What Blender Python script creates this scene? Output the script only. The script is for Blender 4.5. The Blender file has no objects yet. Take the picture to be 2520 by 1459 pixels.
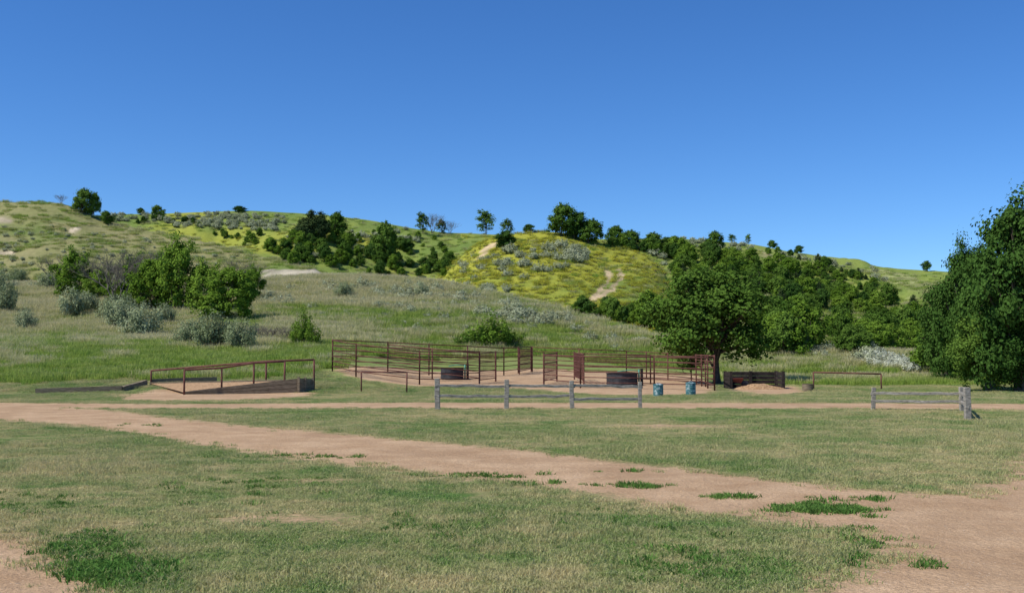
import bpy, math, random
import numpy as np
from mathutils import Vector, Matrix
random.seed(5); np.random.seed(5)
rng=np.random.RandomState(11)
F=2600.0; CX=1260.0; CY=729.5; YH=870.0; H=1.8
PITCH=math.atan((YH-CY)/F)
sc=bpy.context.scene
# ------------------------------------------------------------ noise
def hsh(ix,iy,s):
    n=(ix.astype(np.int64)*374761393+iy.astype(np.int64)*668265263+s*982451653)&0xffffffff
    n=((n^(n>>13))*1274126177)&0xffffffff
    return ((n^(n>>16))&0xffff)/65535.0
def vn(x,y,s=0):
    ix=np.floor(x);iy=np.floor(y);fx=x-ix;fy=y-iy
    fx=fx*fx*(3-2*fx);fy=fy*fy*(3-2*fy)
    a=hsh(ix,iy,s);b=hsh(ix+1,iy,s);c=hsh(ix,iy+1,s);d=hsh(ix+1,iy+1,s)
    return (a*(1-fx)+b*fx)*(1-fy)+(c*(1-fx)+d*fx)*fy
def fbm(x,y,o=4,s=0):
    r=0;a=.5;t=0
    for i in range(o):
        r=r+a*vn(x*2**i,y*2**i,s+i);t+=a;a*=.5
    return r/t-.5
# ------------------------------------------------------------ terrain
def elev(v): return np.tan(PITCH+np.arctan((CY-np.asarray(v,float))/F))
UG=np.arange(-1500,4200,5.0)
def curve(pts,sm=5):
    xs=[p[0] for p in pts];ys=[p[1] for p in pts]
    a=np.interp(UG,xs,ys)
    k=np.exp(-.5*(np.arange(-20,21)/sm)**2);k/=k.sum()
    ap=np.concatenate([np.full(20,a[0]),a,np.full(20,a[-1])])
    return np.convolve(ap,k,'valid')
LAY=[]
def layer(vc,dc,df,back=.12,amp=1.0,pw=1.15):
    V=curve(vc);DC=curve(dc);DF=curve(df)
    LAY.append((H+elev(V)*DC,DC,DF,back,amp,pw))
# A near grassy slope
layer([(-900,690),(0,703),(200,708),(400,704),(650,694),(850,682),(950,688),(1050,696),(1150,712),(1300,744),(1450,786),(1580,820),(1690,850),(1780,872),(2300,875)],
      [(-900,150),(650,140),(1100,125),(1600,95),(2300,90)],[(-900,54),(800,60),(1000,70),(1500,78),(2300,80)],.10,.5,1.05)
# B left brown hill
layer([(-900,470),(0,497),(130,499),(190,512),(235,535),(330,562),(450,582),(620,628),(720,644),(790,660),(870,760),(1000,900)],
      [(-900,230),(400,215),(800,180),(1000,180)],[(-900,140),(1000,140)],.12,1.4)
# C back hill
layer([(-900,560),(100,545),(250,529),(400,527),(600,518),(750,527),(900,541),(1000,559),(1100,574),(1300,582),(1500,590),(1650,588),(1750,592),(1850,601),(2000,626),(2100,640),(2170,661),(2300,666),(2520,676),(3200,690)],
      [(-900,330),(1200,330),(1700,380),(3200,420)],[(-900,190),(1200,190),(1650,140),(1850,105),(3200,100)],.05,2.6)
# D yellow hill
layer([(900,900),(1040,740),(1110,650),(1180,592),(1260,573),(1370,569),(1420,582),(1500,603),(1570,620),(1630,645),(1665,720),(1720,860),(1800,950)],
      [(900,235),(1800,225)],[(900,140),(1800,140)],.2,.6,1.0)
# E right middle shoulder
layer([(1500,900),(1640,740),(1750,670),(1900,690),(2050,735),(2150,760),(2300,800),(2500,850),(3200,880)],
      [(1500,210),(3200,190)],[(1500,100),(3200,95)],.1,1.2)
SB=curve([(-900,.085),(880,.085),(1033,.032),(1300,.022),(1600,.01),(1760,.0),(3200,.0)])
def terrain(x,y,full=False):
    x=np.asarray(x,float);y=np.asarray(y,float)
    D=np.maximum(y,1.0)
    U=np.clip(CX+F*x/D,-1400,4100)
    s=np.interp(U,UG,SB)
    z=s*(np.clip(D-47.5,0,40)); z=np.minimum(z,2.2)
    z=z+.05*fbm(x*.12,y*.12,2,3)*np.clip((D-4)/20,0,1)
    hs=[z]
    nz=fbm(x*.035,y*.035,4,7); n2=fbm(x*.15,y*.15,3,17)
    for (ZC,DC,DF,bk,amp,pw) in LAY:
        zc=np.interp(U,UG,ZC);dc=np.interp(U,UG,DC);df=np.interp(U,UG,DF)
        t=(D-df)/(dc-df);tc=np.clip(t,0,1)
        h=zc*tc**pw - np.clip(D-dc,0,None)*bk
        w=np.clip(tc*3,0,1)*np.clip((1.02-tc)*5,0.12,1)
        h=h+w*(nz*5*amp+n2*.45*amp)
        h=np.where(t<=0,-50,h)
        h=np.where(D>dc,np.maximum(h,-3),h)
        hs.append(h)
    hs=np.array(hs)
    m=hs.max(0);k=.5
    zz=m+k*np.log(np.exp((hs-m)/k).sum(0))
    zz=np.where(hs[1:].max(0)<-40,hs[0],zz)
    if full: return zz,hs.argmax(0),U,D
    return zz
DM=5.0*1.006**np.arange(0,880)
def ray(u,v):
    a=(u-CX)/F;b=(CY-v)/F
    dy=math.cos(PITCH)-b*math.sin(PITCH);dz=math.sin(PITCH)+b*math.cos(PITCH)
    return a/dy,dz/dy
def hit(u,v):
    u=np.atleast_1d(np.asarray(u,float));v=np.atleast_1d(np.asarray(v,float))
    out=np.zeros((len(u),3))
    for i0 in range(0,len(u),400):
        uu=u[i0:i0+400,None];vv=v[i0:i0+400,None]
        ax,az=ray(uu,vv)
        X=ax*DM[None];Y=np.repeat(DM[None],len(uu),0)
        Z=terrain(X,Y);R=H+az*DM[None]
        ab=Z>R
        has=ab.any(1);k=ab.argmax(1)
        k2=((Z-H)/Y).argmax(1)
        k=np.where(has,k,k2)
        r=np.arange(len(uu))
        kk=np.maximum(k-1,0)
        g0=(R-Z)[r,kk];g1=(R-Z)[r,k]
        tt=np.where(has&(k>0),g0/np.maximum(g0-g1,1e-6),1)
        d=DM[kk]+(DM[k]-DM[kk])*np.clip(tt,0,1)
        d=np.where(has,d,DM[k])
        x=ax[:,0]*d
        out[i0:i0+400]=np.stack([x,d,terrain(x,d)],1)
    return out
def G(u,v): 
    return Vector(hit([u],[v])[0])
def GD(u,D):
    x=(u-CX)/F*D
    return Vector((x,D,float(terrain(np.array([x]),np.array([D]))[0])))
def ht(v1,v2,D): return abs(float(elev(v1)-elev(v2)))*D
# ------------------------------------------------------------ dirt polygons
def poly_world(pts):
    h=hit([p[0] for p in pts],[p[1] for p in pts]);return h[:,:2]
def sdist(px,py,poly):
    n=len(poly);dm=np.full(px.shape,1e9);ins=np.zeros(px.shape,bool)
    for i in range(n):
        ax,ay=poly[i];bx,by=poly[(i+1)%n]
        ex=bx-ax;ey=by-ay;L=ex*ex+ey*ey+1e-9
        t=np.clip(((px-ax)*ex+(py-ay)*ey)/L,0,1)
        dm=np.minimum(dm,np.hypot(px-ax-t*ex,py-ay-t*ey))
        c=((ay>py)!=(by>py))&(px<(bx-ax)*(py-ay)/((by-ay)+1e-12)+ax)
        ins^=c
    return np.where(ins,dm,-dm)
roads=[
 [(-500,985),(0,996),(100,1000),(250,1007),(450,1031),(700,1055),(1000,1081),(1300,1108),(1500,1132),(1750,1160),(2000,1191),(2200,1209),(2350,1215),(2420,1192),(2470,1160),(2520,1110),(2800,1060),(3300,1080),(3300,1600),(1950,1900),(2000,1470),(2040,1420),(2140,1370),(2120,1325),(2000,1296),(1850,1276),(1660,1259),(1600,1239),(1450,1213),(1300,1193),(1100,1172),(900,1148),(700,1126),(500,1096),(330,1066),(150,1043),(0,1035),(-500,1020)],
 [(-500,987),(0,991),(400,994),(1000,990),(1600,991),(2520,993),(3300,994),(3300,1011),(2520,1008),(1700,1005),(1000,1004),(400,1005),(0,1005),(-500,1010)],
 [(-500,1270),(0,1296),(80,1320),(145,1362),(210,1402),(310,1470),(340,1600),(-500,1900)],
 [(815,912),(1000,908),(1300,906),(1550,912),(1720,925),(1760,950),(1750,972),(1500,972),(1300,958),(1150,950),(1030,950),(900,935)],
 [(290,972),(380,958),(450,955),(780,966),(760,976),(600,984),(400,986),(300,983)],
 [(1800,950),(1960,950),(1980,966),(1900,972),(1810,965)],
]
RW=[poly_world(p) for p in roads]
def dirtmask(x,y):
    m=np.full(x.shape,-3.0)
    sel=(y>3)&(y<90)&(np.abs(x)<90)
    xs=x[sel];ys=y[sel]
    mm=np.full(xs.shape,-3.0)
    for p in RW: mm=np.maximum(mm,sdist(xs,ys,p))
    m[sel]=np.clip(mm,-3,3)
    return m
SPW=[(G(u,v),r) for u,v,r in [(1640,1048,.5),(715,1277,.2),(780,1182,.15)]]
# ------------------------------------------------------------ ground mesh
rows=[-400,-200,-100,-50,-25,-12,-6,-3,-1,0.5,1.5,2.5,3.5,4.2]+list(5.0*1.0085**np.arange(0,560))+[700,800,950,1300,2000]
rows=np.array(sorted(rows))
tf=np.arange(-.62,.6201,.0022)
te=np.array([.7,.85,1.1,1.5,2.2,3.5])
ts=np.concatenate([-te[::-1],tf,te])
W=np.sqrt(rows**2+16)
X=ts[None]*W[:,None];Y=np.repeat(rows[:,None],len(ts),1)
Z,IDX,UU,DD=terrain(X,Y,True)
Z=np.where(Y<1,0.0,Z)
nr,nc=X.shape
co=np.stack([X,Y,Z],-1).reshape(-1,3).astype(np.float32)
i=np.arange((nr-1)*(nc-1));r=i//(nc-1);c=i%(nc-1)
a=r*nc+c
fc=np.stack([a,a+1,a+nc+1,a+nc],1).astype(np.int32)
def mesh_np(name,co,fc,smooth=True):
    me=bpy.data.meshes.new(name);k=fc.shape[1]
    me.vertices.add(len(co));me.vertices.foreach_set('co',co.astype(np.float32).ravel())
    me.loops.add(fc.size);me.loops.foreach_set('vertex_index',fc.astype(np.int32).ravel())
    me.polygons.add(len(fc));me.polygons.foreach_set('loop_start',np.arange(0,fc.size,k,dtype=np.int32))
    me.update(calc_edges=True)
    me.polygons.foreach_set('use_smooth',np.full(len(fc),smooth,bool));me.validate()
    return me
gme=mesh_np('ground',co,fc)
px=co[:,0].astype(float);py=co[:,1].astype(float)
dm=dirtmask(px,py)
for p,rr in SPW:
    dm=np.maximum(dm,np.clip((rr-np.hypot((px-p.x)*.45,py-p.y))*.8,-3,.1))
cols={0:(.21,.26,.075),1:(.27,.295,.10),2:(.24,.24,.095),3:(.22,.27,.06),4:(.34,.34,.045),5:(.19,.25,.06)}
idx=IDX.ravel();gc=np.zeros((len(co),4),np.float32);gc[:,3]=1
base=np.array([cols[k] for k in range(6)])
gc[:,:3]=base[idx]
n=fbm(px*.05,py*.05,4,31)[:,None];n2=fbm(px*.3,py*.3,3,41)[:,None]
tan=np.array([[.40,.345,.18]]);grn=np.array([[.13,.20,.045]]);yel=np.array([[.34,.34,.045]])
isA=(idx==1)[:,None];Dv=DD.ravel()[:,None];Uv=UU.ravel()[:,None]
ta=np.clip((n*2.4+n2*.8+.2+(Dv-95)/110),0,.8)*isA
gc[:,:3]=gc[:,:3]*(1-ta)+tan*ta
isC=(idx==3)[:,None]
ty=np.clip(n*3+n2+.2,0,.6)*isC*np.clip((1500-Uv)/300,0,1)*np.clip((Uv-200)/200,0,1)
gc[:,:3]=gc[:,:3]*(1-ty)+yel*ty
tg=np.clip(-n*3-n2*1.0,0,.75)*(idx>0)[:,None]
gc[:,:3]=gc[:,:3]*(1-tg)+grn*tg
tt=np.clip(n2*1.8+.15,0,.6)*((idx==2)|(idx==5))[:,None]
gc[:,:3]=gc[:,:3]*(1-tt)+tan*.8*tt
sand=(.50,.37,.24)
SAND=[([(1458,738),(1480,712),(1500,690),(1497,665)],.7,sand,.8),
([(1470,735),(1500,715),(1528,685),(1525,665)],.7,sand,.8),
([(1188,628),(1205,608),(1215,600)],1.5,sand,.8),
([(655,666),(700,668),(740,669),(775,671)],2.6,(.42,.37,.28),.9),
([(0,541),(22,543)],1.7,(.50,.41,.30),.85),([(5,620),(22,626)],1.4,(.50,.41,.30),.8),
([(188,566),(196,568)],.9,(.55,.45,.33),.8),
([(1880,625),(1930,645)],3,sand,.5),([(2030,782),(2100,790)],5,tuple(tan[0]),.8),([(2200,670),(2300,715)],6,(.26,.27,.11),.8)]
SW=[]
def pdist(w,x,y):
    d=np.full(x.shape,1e9)
    for i in range(len(w)-1):
        ax,ay=w[i];ex,ey=w[i+1]-w[i];L=ex*ex+ey*ey+1e-9
        t=np.clip(((x-ax)*ex+(y-ay)*ey)/L,0,1)
        d=np.minimum(d,np.hypot(x-ax-t*ex,y-ay-t*ey))
    return d
for pts,rad,col,st in SAND:
    w=hit([p[0] for p in pts],[p[1] for p in pts])[:,:2]
    SW.append((w,rad))
    d=pdist(w,px,py)
    m=np.clip((rad-d+n2[:,0]*rad*2)/(.35*rad),0,1)[:,None]*st
    gc[:,:3]=gc[:,:3]*(1-m)+np.array([col])*m*(1+n2*1.6)
def nosand(x,y):
    k=np.ones(x.shape,bool)
    for w,rad in SW[:7]: k&=(pdist(w,x,y)>rad*.9)
    return k
lawn=np.clip((60-Dv[:,0])/14,0,1)*(idx==0)
at=gme.attributes.new('gcol','FLOAT_COLOR','POINT');at.data.foreach_set('color',gc.ravel())
at=gme.attributes.new('dirt','FLOAT','POINT');at.data.foreach_set('value',dm.astype(np.float32))
at=gme.attributes.new('lawn','FLOAT','POINT');at.data.foreach_set('value',lawn.astype(np.float32))
# ------------------------------------------------------------ materials
def newmat(name,rough=.9,spec=.2):
    m=bpy.data.materials.new(name);m.use_nodes=True;nt=m.node_tree
    b=nt.nodes['Principled BSDF'];b.inputs['Roughness'].default_value=rough
    b.inputs['Specular IOR Level'].default_value=spec
    return m,nt,b
def N(nt,t,**k):
    n=nt.nodes.new(t)
    for a,v in k.items(): setattr(n,a,v)
    return n
def noise(nt,vec,scale,det=4,rough=.6):
    n=N(nt,'ShaderNodeTexNoise');n.inputs['Scale'].default_value=scale;n.inputs['Detail'].default_value=det;n.inputs['Roughness'].default_value=rough
    if vec is not None: nt.links.new(vec,n.inputs['Vector'])
    return n.outputs['Fac']
def mrange(nt,val,a,b,c=0,d=1):
    n=N(nt,'ShaderNodeMapRange');nt.links.new(val,n.inputs['Value'])
    n.inputs['From Min'].default_value=a;n.inputs['From Max'].default_value=b
    n.inputs['To Min'].default_value=c;n.inputs['To Max'].default_value=d
    return n.outputs['Result']
def mix(nt,f,a,b,mode='MIX'):
    n=N(nt,'ShaderNodeMix',data_type='RGBA',blend_type=mode)
    for s,v in ((n.inputs[0],f),(n.inputs[6],a),(n.inputs[7],b)):
        if hasattr(v,'is_output'): nt.links.new(v,s)
        elif isinstance(v,(int,float)): s.default_value=v
        else: s.default_value=(*v,1)
    return n.outputs[2]
def math_(nt,op,a,b):
    n=N(nt,'ShaderNodeMath',operation=op)
    for s,v in ((n.inputs[0],a),(n.inputs[1],b)):
        if hasattr(v,'is_output'): nt.links.new(v,s)
        else: s.default_value=v
    return n.outputs[0]
def lawncol(nt,pos,k=1.0):
    p1=noise(nt,pos,.22,3);p2=noise(nt,pos,1.6,4,.8)
    s=math_(nt,'ADD',math_(nt,'MULTIPLY',p1,.5),math_(nt,'MULTIPLY',p2,.5))
    c=mix(nt,mrange(nt,s,.41,.59),(.125*k,.185*k,.050*k),(.34*k,.295*k,.15*k))
    return mix(nt,mrange(nt,noise(nt,pos,.5,3,.7),.53,.66,0,.8),c,(.075*k,.165*k,.032*k))
m,nt,b=newmat('ground_soil_grass',.95,.1)
pos=N(nt,'ShaderNodeNewGeometry').outputs['Position']
ag=N(nt,'ShaderNodeAttribute',attribute_name='gcol').outputs['Color']
ad=N(nt,'ShaderNodeAttribute',attribute_name='dirt').outputs['Fac']
al=N(nt,'ShaderNodeAttribute',attribute_name='lawn').outputs['Fac']
nf=noise(nt,pos,9,5,.75)
far=mix(nt,1.0,ag,mix(nt,noise(nt,pos,1.2,6,.8),(.38,.38,.38),(1.5,1.5,1.5)),'MULTIPLY')
lc=mix(nt,1.0,lawncol(nt,pos,1.0),mix(nt,nf,(.4,.4,.4),(1.5,1.42,1.36)),'MULTIPLY')
g=mix(nt,al,far,lc)
dn=noise(nt,pos,.9,5,.7);dn2=noise(nt,pos,9,5,.85)
soil=mix(nt,mrange(nt,dn,.35,.65),(.43,.28,.16),(.58,.405,.25))
soil=mix(nt,1.0,soil,mix(nt,mrange(nt,noise(nt,pos,28,3,.9),.3,.7),(.56,.54,.52),(1.26,1.26,1.26)),'MULTIPLY')
soil=mix(nt,mrange(nt,noise(nt,pos,.35,4,.7),.48,.66,0,.7),soil,(.35,.225,.13))
vor=N(nt,'ShaderNodeTexVoronoi');vor.inputs['Scale'].default_value=22;nt.links.new(pos,vor.inputs['Vector'])
peb=mrange(nt,vor.outputs['Distance'],.10,.2,1,0);pebm=mrange(nt,noise(nt,pos,3,2),.5,.6)
soil=mix(nt,math_(nt,'MULTIPLY',math_(nt,'MULTIPLY',peb,pebm),.7),soil,(.68,.58,.46))
e=math_(nt,'ADD',ad,math_(nt,'MULTIPLY',math_(nt,'SUBTRACT',dn,.5),1.2))
e=math_(nt,'ADD',e,math_(nt,'MULTIPLY',math_(nt,'SUBTRACT',dn2,.5),2.2))
e=mrange(nt,e,-.25,.2)
wd=mrange(nt,noise(nt,pos,.9,6,.9),.65,.72)
e=math_(nt,'MULTIPLY',e,math_(nt,'SUBTRACT',1.0,math_(nt,'MULTIPLY',wd,.5)))
nt.links.new(mix(nt,e,g,soil),b.inputs['Base Color'])
bp=N(nt,'ShaderNodeBump');bp.inputs['Strength'].default_value=.8;bp.inputs['Distance'].default_value=.06
nt.links.new(math_(nt,'ADD',nf,noise(nt,pos,2.0,3)),bp.inputs['Height']);nt.links.new(bp.outputs[0],b.inputs['Normal'])
gme.materials.append(m)
gob=bpy.data.objects.new('ground',gme);sc.collection.objects.link(gob)

def leafmat(name,c1,c2,trans=.3,wscale=.35,tipz=None):
    m=bpy.data.materials.new(name);m.use_nodes=True;nt=m.node_tree;nt.nodes.clear()
    out=N(nt,'ShaderNodeOutputMaterial')
    pos=N(nt,'ShaderNodeNewGeometry').outputs['Position']
    oi=N(nt,'ShaderNodeObjectInfo').outputs['Random']
    f=math_(nt,'ADD',math_(nt,'MULTIPLY',noise(nt,pos,wscale*3,3,.8),.75),math_(nt,'MULTIPLY',oi,.25))
    c=mix(nt,mrange(nt,f,.3,.72),c1,c2)
    if tipz:
        tc=N(nt,'ShaderNodeTexCoord')
        s=N(nt,'ShaderNodeSeparateXYZ');nt.links.new(tc.outputs['Object'],s.inputs[0])
        c=mix(nt,mrange(nt,s.outputs['Z'],tipz[0],tipz[1]),c,tipz[2])
    c=mix(nt,1.0,c,mix(nt,noise(nt,pos,12,0),(.4,.4,.4),(1.6,1.6,1.6)),'MULTIPLY')
    d=N(nt,'ShaderNodeBsdfDiffuse');t=N(nt,'ShaderNodeBsdfTranslucent')
    nt.links.new(c,d.inputs[0]);nt.links.new(c,t.inputs[0])
    x=N(nt,'ShaderNodeMixShader');x.inputs[0].default_value=trans
    nt.links.new(d.outputs[0],x.inputs[1]);nt.links.new(t.outputs[0],x.inputs[2]);nt.links.new(x.outputs[0],out.inputs[0])
    return m
M_leaf=leafmat('leaf_green',(.055,.115,.017),(.14,.23,.04),.22)
M_leafb=leafmat('leaf_bright',(.095,.18,.020),(.21,.32,.045),.25)
M_leafd=leafmat('leaf_dark',(.035,.085,.016),(.095,.175,.036),.2)
M_jun=leafmat('leaf_juniper',(.03,.055,.02),(.075,.105,.035),.1)
M_sage=leafmat('leaf_sage',(.27,.30,.17),(.44,.47,.31),.15)
M_sagep=leafmat('leaf_sage_pale',(.44,.47,.36),(.60,.62,.50),.15)
M_silver=leafmat('leaf_silver',(.17,.22,.10),(.37,.41,.24),.2)
M_yel=leafmat('flower_yellow',(.25,.31,.045),(.52,.47,.045),.3)
M_wild=leafmat('tall_grass',(.28,.35,.09),(.45,.45,.18),.4,.1,(.15,.5,(.70,.60,.37)))
M_wildg=leafmat('green_tall_grass',(.21,.33,.055),(.38,.45,.11),.4,.1,(.25,.5,(.54,.52,.22)))
m=bpy.data.materials.new('lawn_blades');m.use_nodes=True;nt=m.node_tree;nt.nodes.clear()
out=N(nt,'ShaderNodeOutputMaterial');pos=N(nt,'ShaderNodeNewGeometry').outputs['Position']
c=mix(nt,1.0,lawncol(nt,pos,1.72),mix(nt,noise(nt,pos,40,0),(.4,.4,.4),(1.55,1.55,1.55)),'MULTIPLY')
c=mix(nt,mrange(nt,noise(nt,pos,90,0),.56,.66,0,.75),c,(.62,.54,.32))
d=N(nt,'ShaderNodeBsdfDiffuse');t=N(nt,'ShaderNodeBsdfTranslucent');nt.links.new(c,d.inputs[0]);nt.links.new(c,t.inputs[0])
x=N(nt,'ShaderNodeMixShader');x.inputs[0].default_value=.38
nt.links.new(d.outputs[0],x.inputs[1]);nt.links.new(t.outputs[0],x.inputs[2]);nt.links.new(x.outputs[0],out.inputs[0])
M_blade=m
M_weed=leafmat('weed_green',(.075,.18,.035),(.16,.27,.065),.3)
def solid(name,c1,c2,scale=6,rough=.85,spec=.2,bump=.3,stretch=None,metal=0,thr=(.35,.65)):
    m,nt,b=newmat(name,rough,spec)
    tc=N(nt,'ShaderNodeTexCoord').outputs['Object'];v=tc
    if stretch:
        mp=N(nt,'ShaderNodeMapping');mp.inputs['Scale'].default_value=stretch;nt.links.new(tc,mp.inputs[0]);v=mp.outputs[0]
    f=noise(nt,v,scale,5,.7)
    nt.links.new(mix(nt,mrange(nt,f,*thr),c1,c2),b.inputs['Base Color']);b.inputs['Metallic'].default_value=metal
    bp=N(nt,'ShaderNodeBump');bp.inputs['Strength'].default_value=bump;bp.inputs['Distance'].default_value=.02
    nt.links.new(f,bp.inputs['Height']);nt.links.new(bp.outputs[0],b.inputs['Normal'])
    return m
M_bark=solid('bark',(.06,.045,.035),(.15,.12,.09),5)
M_twig=solid('grey_twigs',(.11,.10,.075),(.22,.19,.155),5)
M_rust=solid('rusty_pipe',(.085,.032,.026),(.18,.08,.06),4)
M_fence=solid('weathered_wood',(.15,.135,.11),(.40,.365,.31),7,stretch=(1,1,4))
M_plank=solid('plank_wood',(.13,.10,.065),(.27,.215,.145),4,stretch=(1,1,5))
M_darkw=solid('dark_timber',(.015,.012,.011),(.05,.038,.032),5)
M_tank=solid('black_rubber',(.015,.016,.02),(.05,.05,.055),4,.6,.4)
M_teal=solid('teal_paint',(.045,.15,.16),(.42,.50,.50),5,.6,.4,thr=(.50,.6))
M_chips=solid('wood_chips',(.24,.13,.06),(.54,.36,.20),9,bump=1)
M_orange=solid('orange_paint',(.30,.06,.03),(.15,.04,.03),5,.6,.4)
M_hose=solid('green_hose',(.05,.22,.15),(.08,.3,.2),5,.5,.4)
M_steel=solid('grey_steel',(.25,.25,.26),(.4,.4,.4),5,.5,.4)
# ------------------------------------------------------------ mesh builder
class MB:
    def __init__(s): s.v=[];s.f=[];s.m=[]
    def tube(s,pts,rad,n=8,mi=0,cap=True):
        pts=[Vector(p) for p in pts]
        if not isinstance(rad,(list,tuple)): rad=[rad]*len(pts)
        b0=len(s.v)
        d0=(pts[-1]-pts[0]).normalized();ref=Vector((0,0,1)) if abs(d0.z)<.9 else Vector((1,0,0))
        for i,p in enumerate(pts):
            d=(pts[min(i+1,len(pts)-1)]-pts[max(i-1,0)]).normalized()
            a=d.cross(ref).normalized();bb=d.cross(a)
            for k in range(n):
                t=2*math.pi*k/n;s.v.append(p+(a*math.cos(t)+bb*math.sin(t))*rad[i])
        for i in range(len(pts)-1):
            for k in range(n):
                q=b0+i*n;s.f.append((q+k,q+(k+1)%n,q+n+(k+1)%n,q+n+k));s.m.append(mi)
        if cap:
            s.f.append(tuple(b0+k for k in range(n))[::-1]);s.m.append(mi)
            q=b0+(len(pts)-1)*n;s.f.append(tuple(q+k for k in range(n)));s.m.append(mi)
    def beam(s,p,q,w,h,mi=0,seg=1,jit=0,up=Vector((0,0,1))):
        p=Vector(p);q=Vector(q);d=(q-p).normalized()
        if abs(d.dot(up))>.9: up=Vector((0,1,0))
        a=d.cross(up).normalized();u=a.cross(d)
        b0=len(s.v)
        for i in range(seg+1):
            c=p.lerp(q,i/seg)
            o=Vector((random.uniform(-1,1),random.uniform(-1,1),random.uniform(-1,1)))*jit
            for x,y in ((-1,-1),(1,-1),(1,1),(-1,1)):
                jj=1+random.uniform(-1,1)*jit*3
                s.v.append(c+o+a*x*w/2*jj+u*y*h/2*jj)
        for i in range(seg):
            for k in range(4):
                z=b0+i*4;s.f.append((z+k,z+(k+1)%4,z+4+(k+1)%4,z+4+k));s.m.append(mi)
        s.f.append((b0+3,b0+2,b0+1,b0));s.m.append(mi);z=b0+seg*4;s.f.append((z,z+1,z+2,z+3));s.m.append(mi)
    def obj(s,name,mats,parent=None,smooth=False,bevel=0):
        me=bpy.data.meshes.new(name);me.from_pydata([tuple(v) for v in s.v],[],s.f)
        for mt in mats: me.materials.append(mt)
        me.polygons.foreach_set('material_index',s.m)
        if smooth: me.polygons.foreach_set('use_smooth',[True]*len(s.f))
        me.update();o=bpy.data.objects.new(name,me);sc.collection.objects.link(o)
        if parent: o.parent=parent
        if bevel:
            bm=o.modifiers.new('b','BEVEL');bm.width=bevel;bm.segments=2
        return o
def empty(name):
    o=bpy.data.objects.new(name,None);sc.collection.objects.link(o);return o
# ------------------------------------------------------------ plants
def leaves(centers,normals,size,mi,asp=.65):
    n=len(centers)
    nn=normals/np.linalg.norm(normals,axis=1,keepdims=True)
    r=rng.normal(size=(n,3));a=np.cross(nn,r);a/=np.linalg.norm(a,axis=1,keepdims=True);b=np.cross(nn,a)
    s=(size*rng.uniform(.6,1.35,n))[:,None]
    v=np.stack([centers-a*s,centers+b*s*asp,centers+a*s,centers-b*s*asp],1).reshape(-1,3)
    f=np.arange(n*4).reshape(n,4)
    return v,f
def plant_mesh(name,mb,lv,lf,mats):
    me=bpy.data.meshes.new(name)
    nv=len(mb.v);vs=[tuple(v) for v in mb.v]+lv.tolist()
    fs=list(mb.f)+(lf+nv).tolist()
    me.from_pydata(vs,[],fs)
    for m in mats: me.materials.append(m)
    mi=np.array(mb.m+[1]*len(lf),np.int32);me.polygons.foreach_set('material_index',mi);me.update()
    return me
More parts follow.
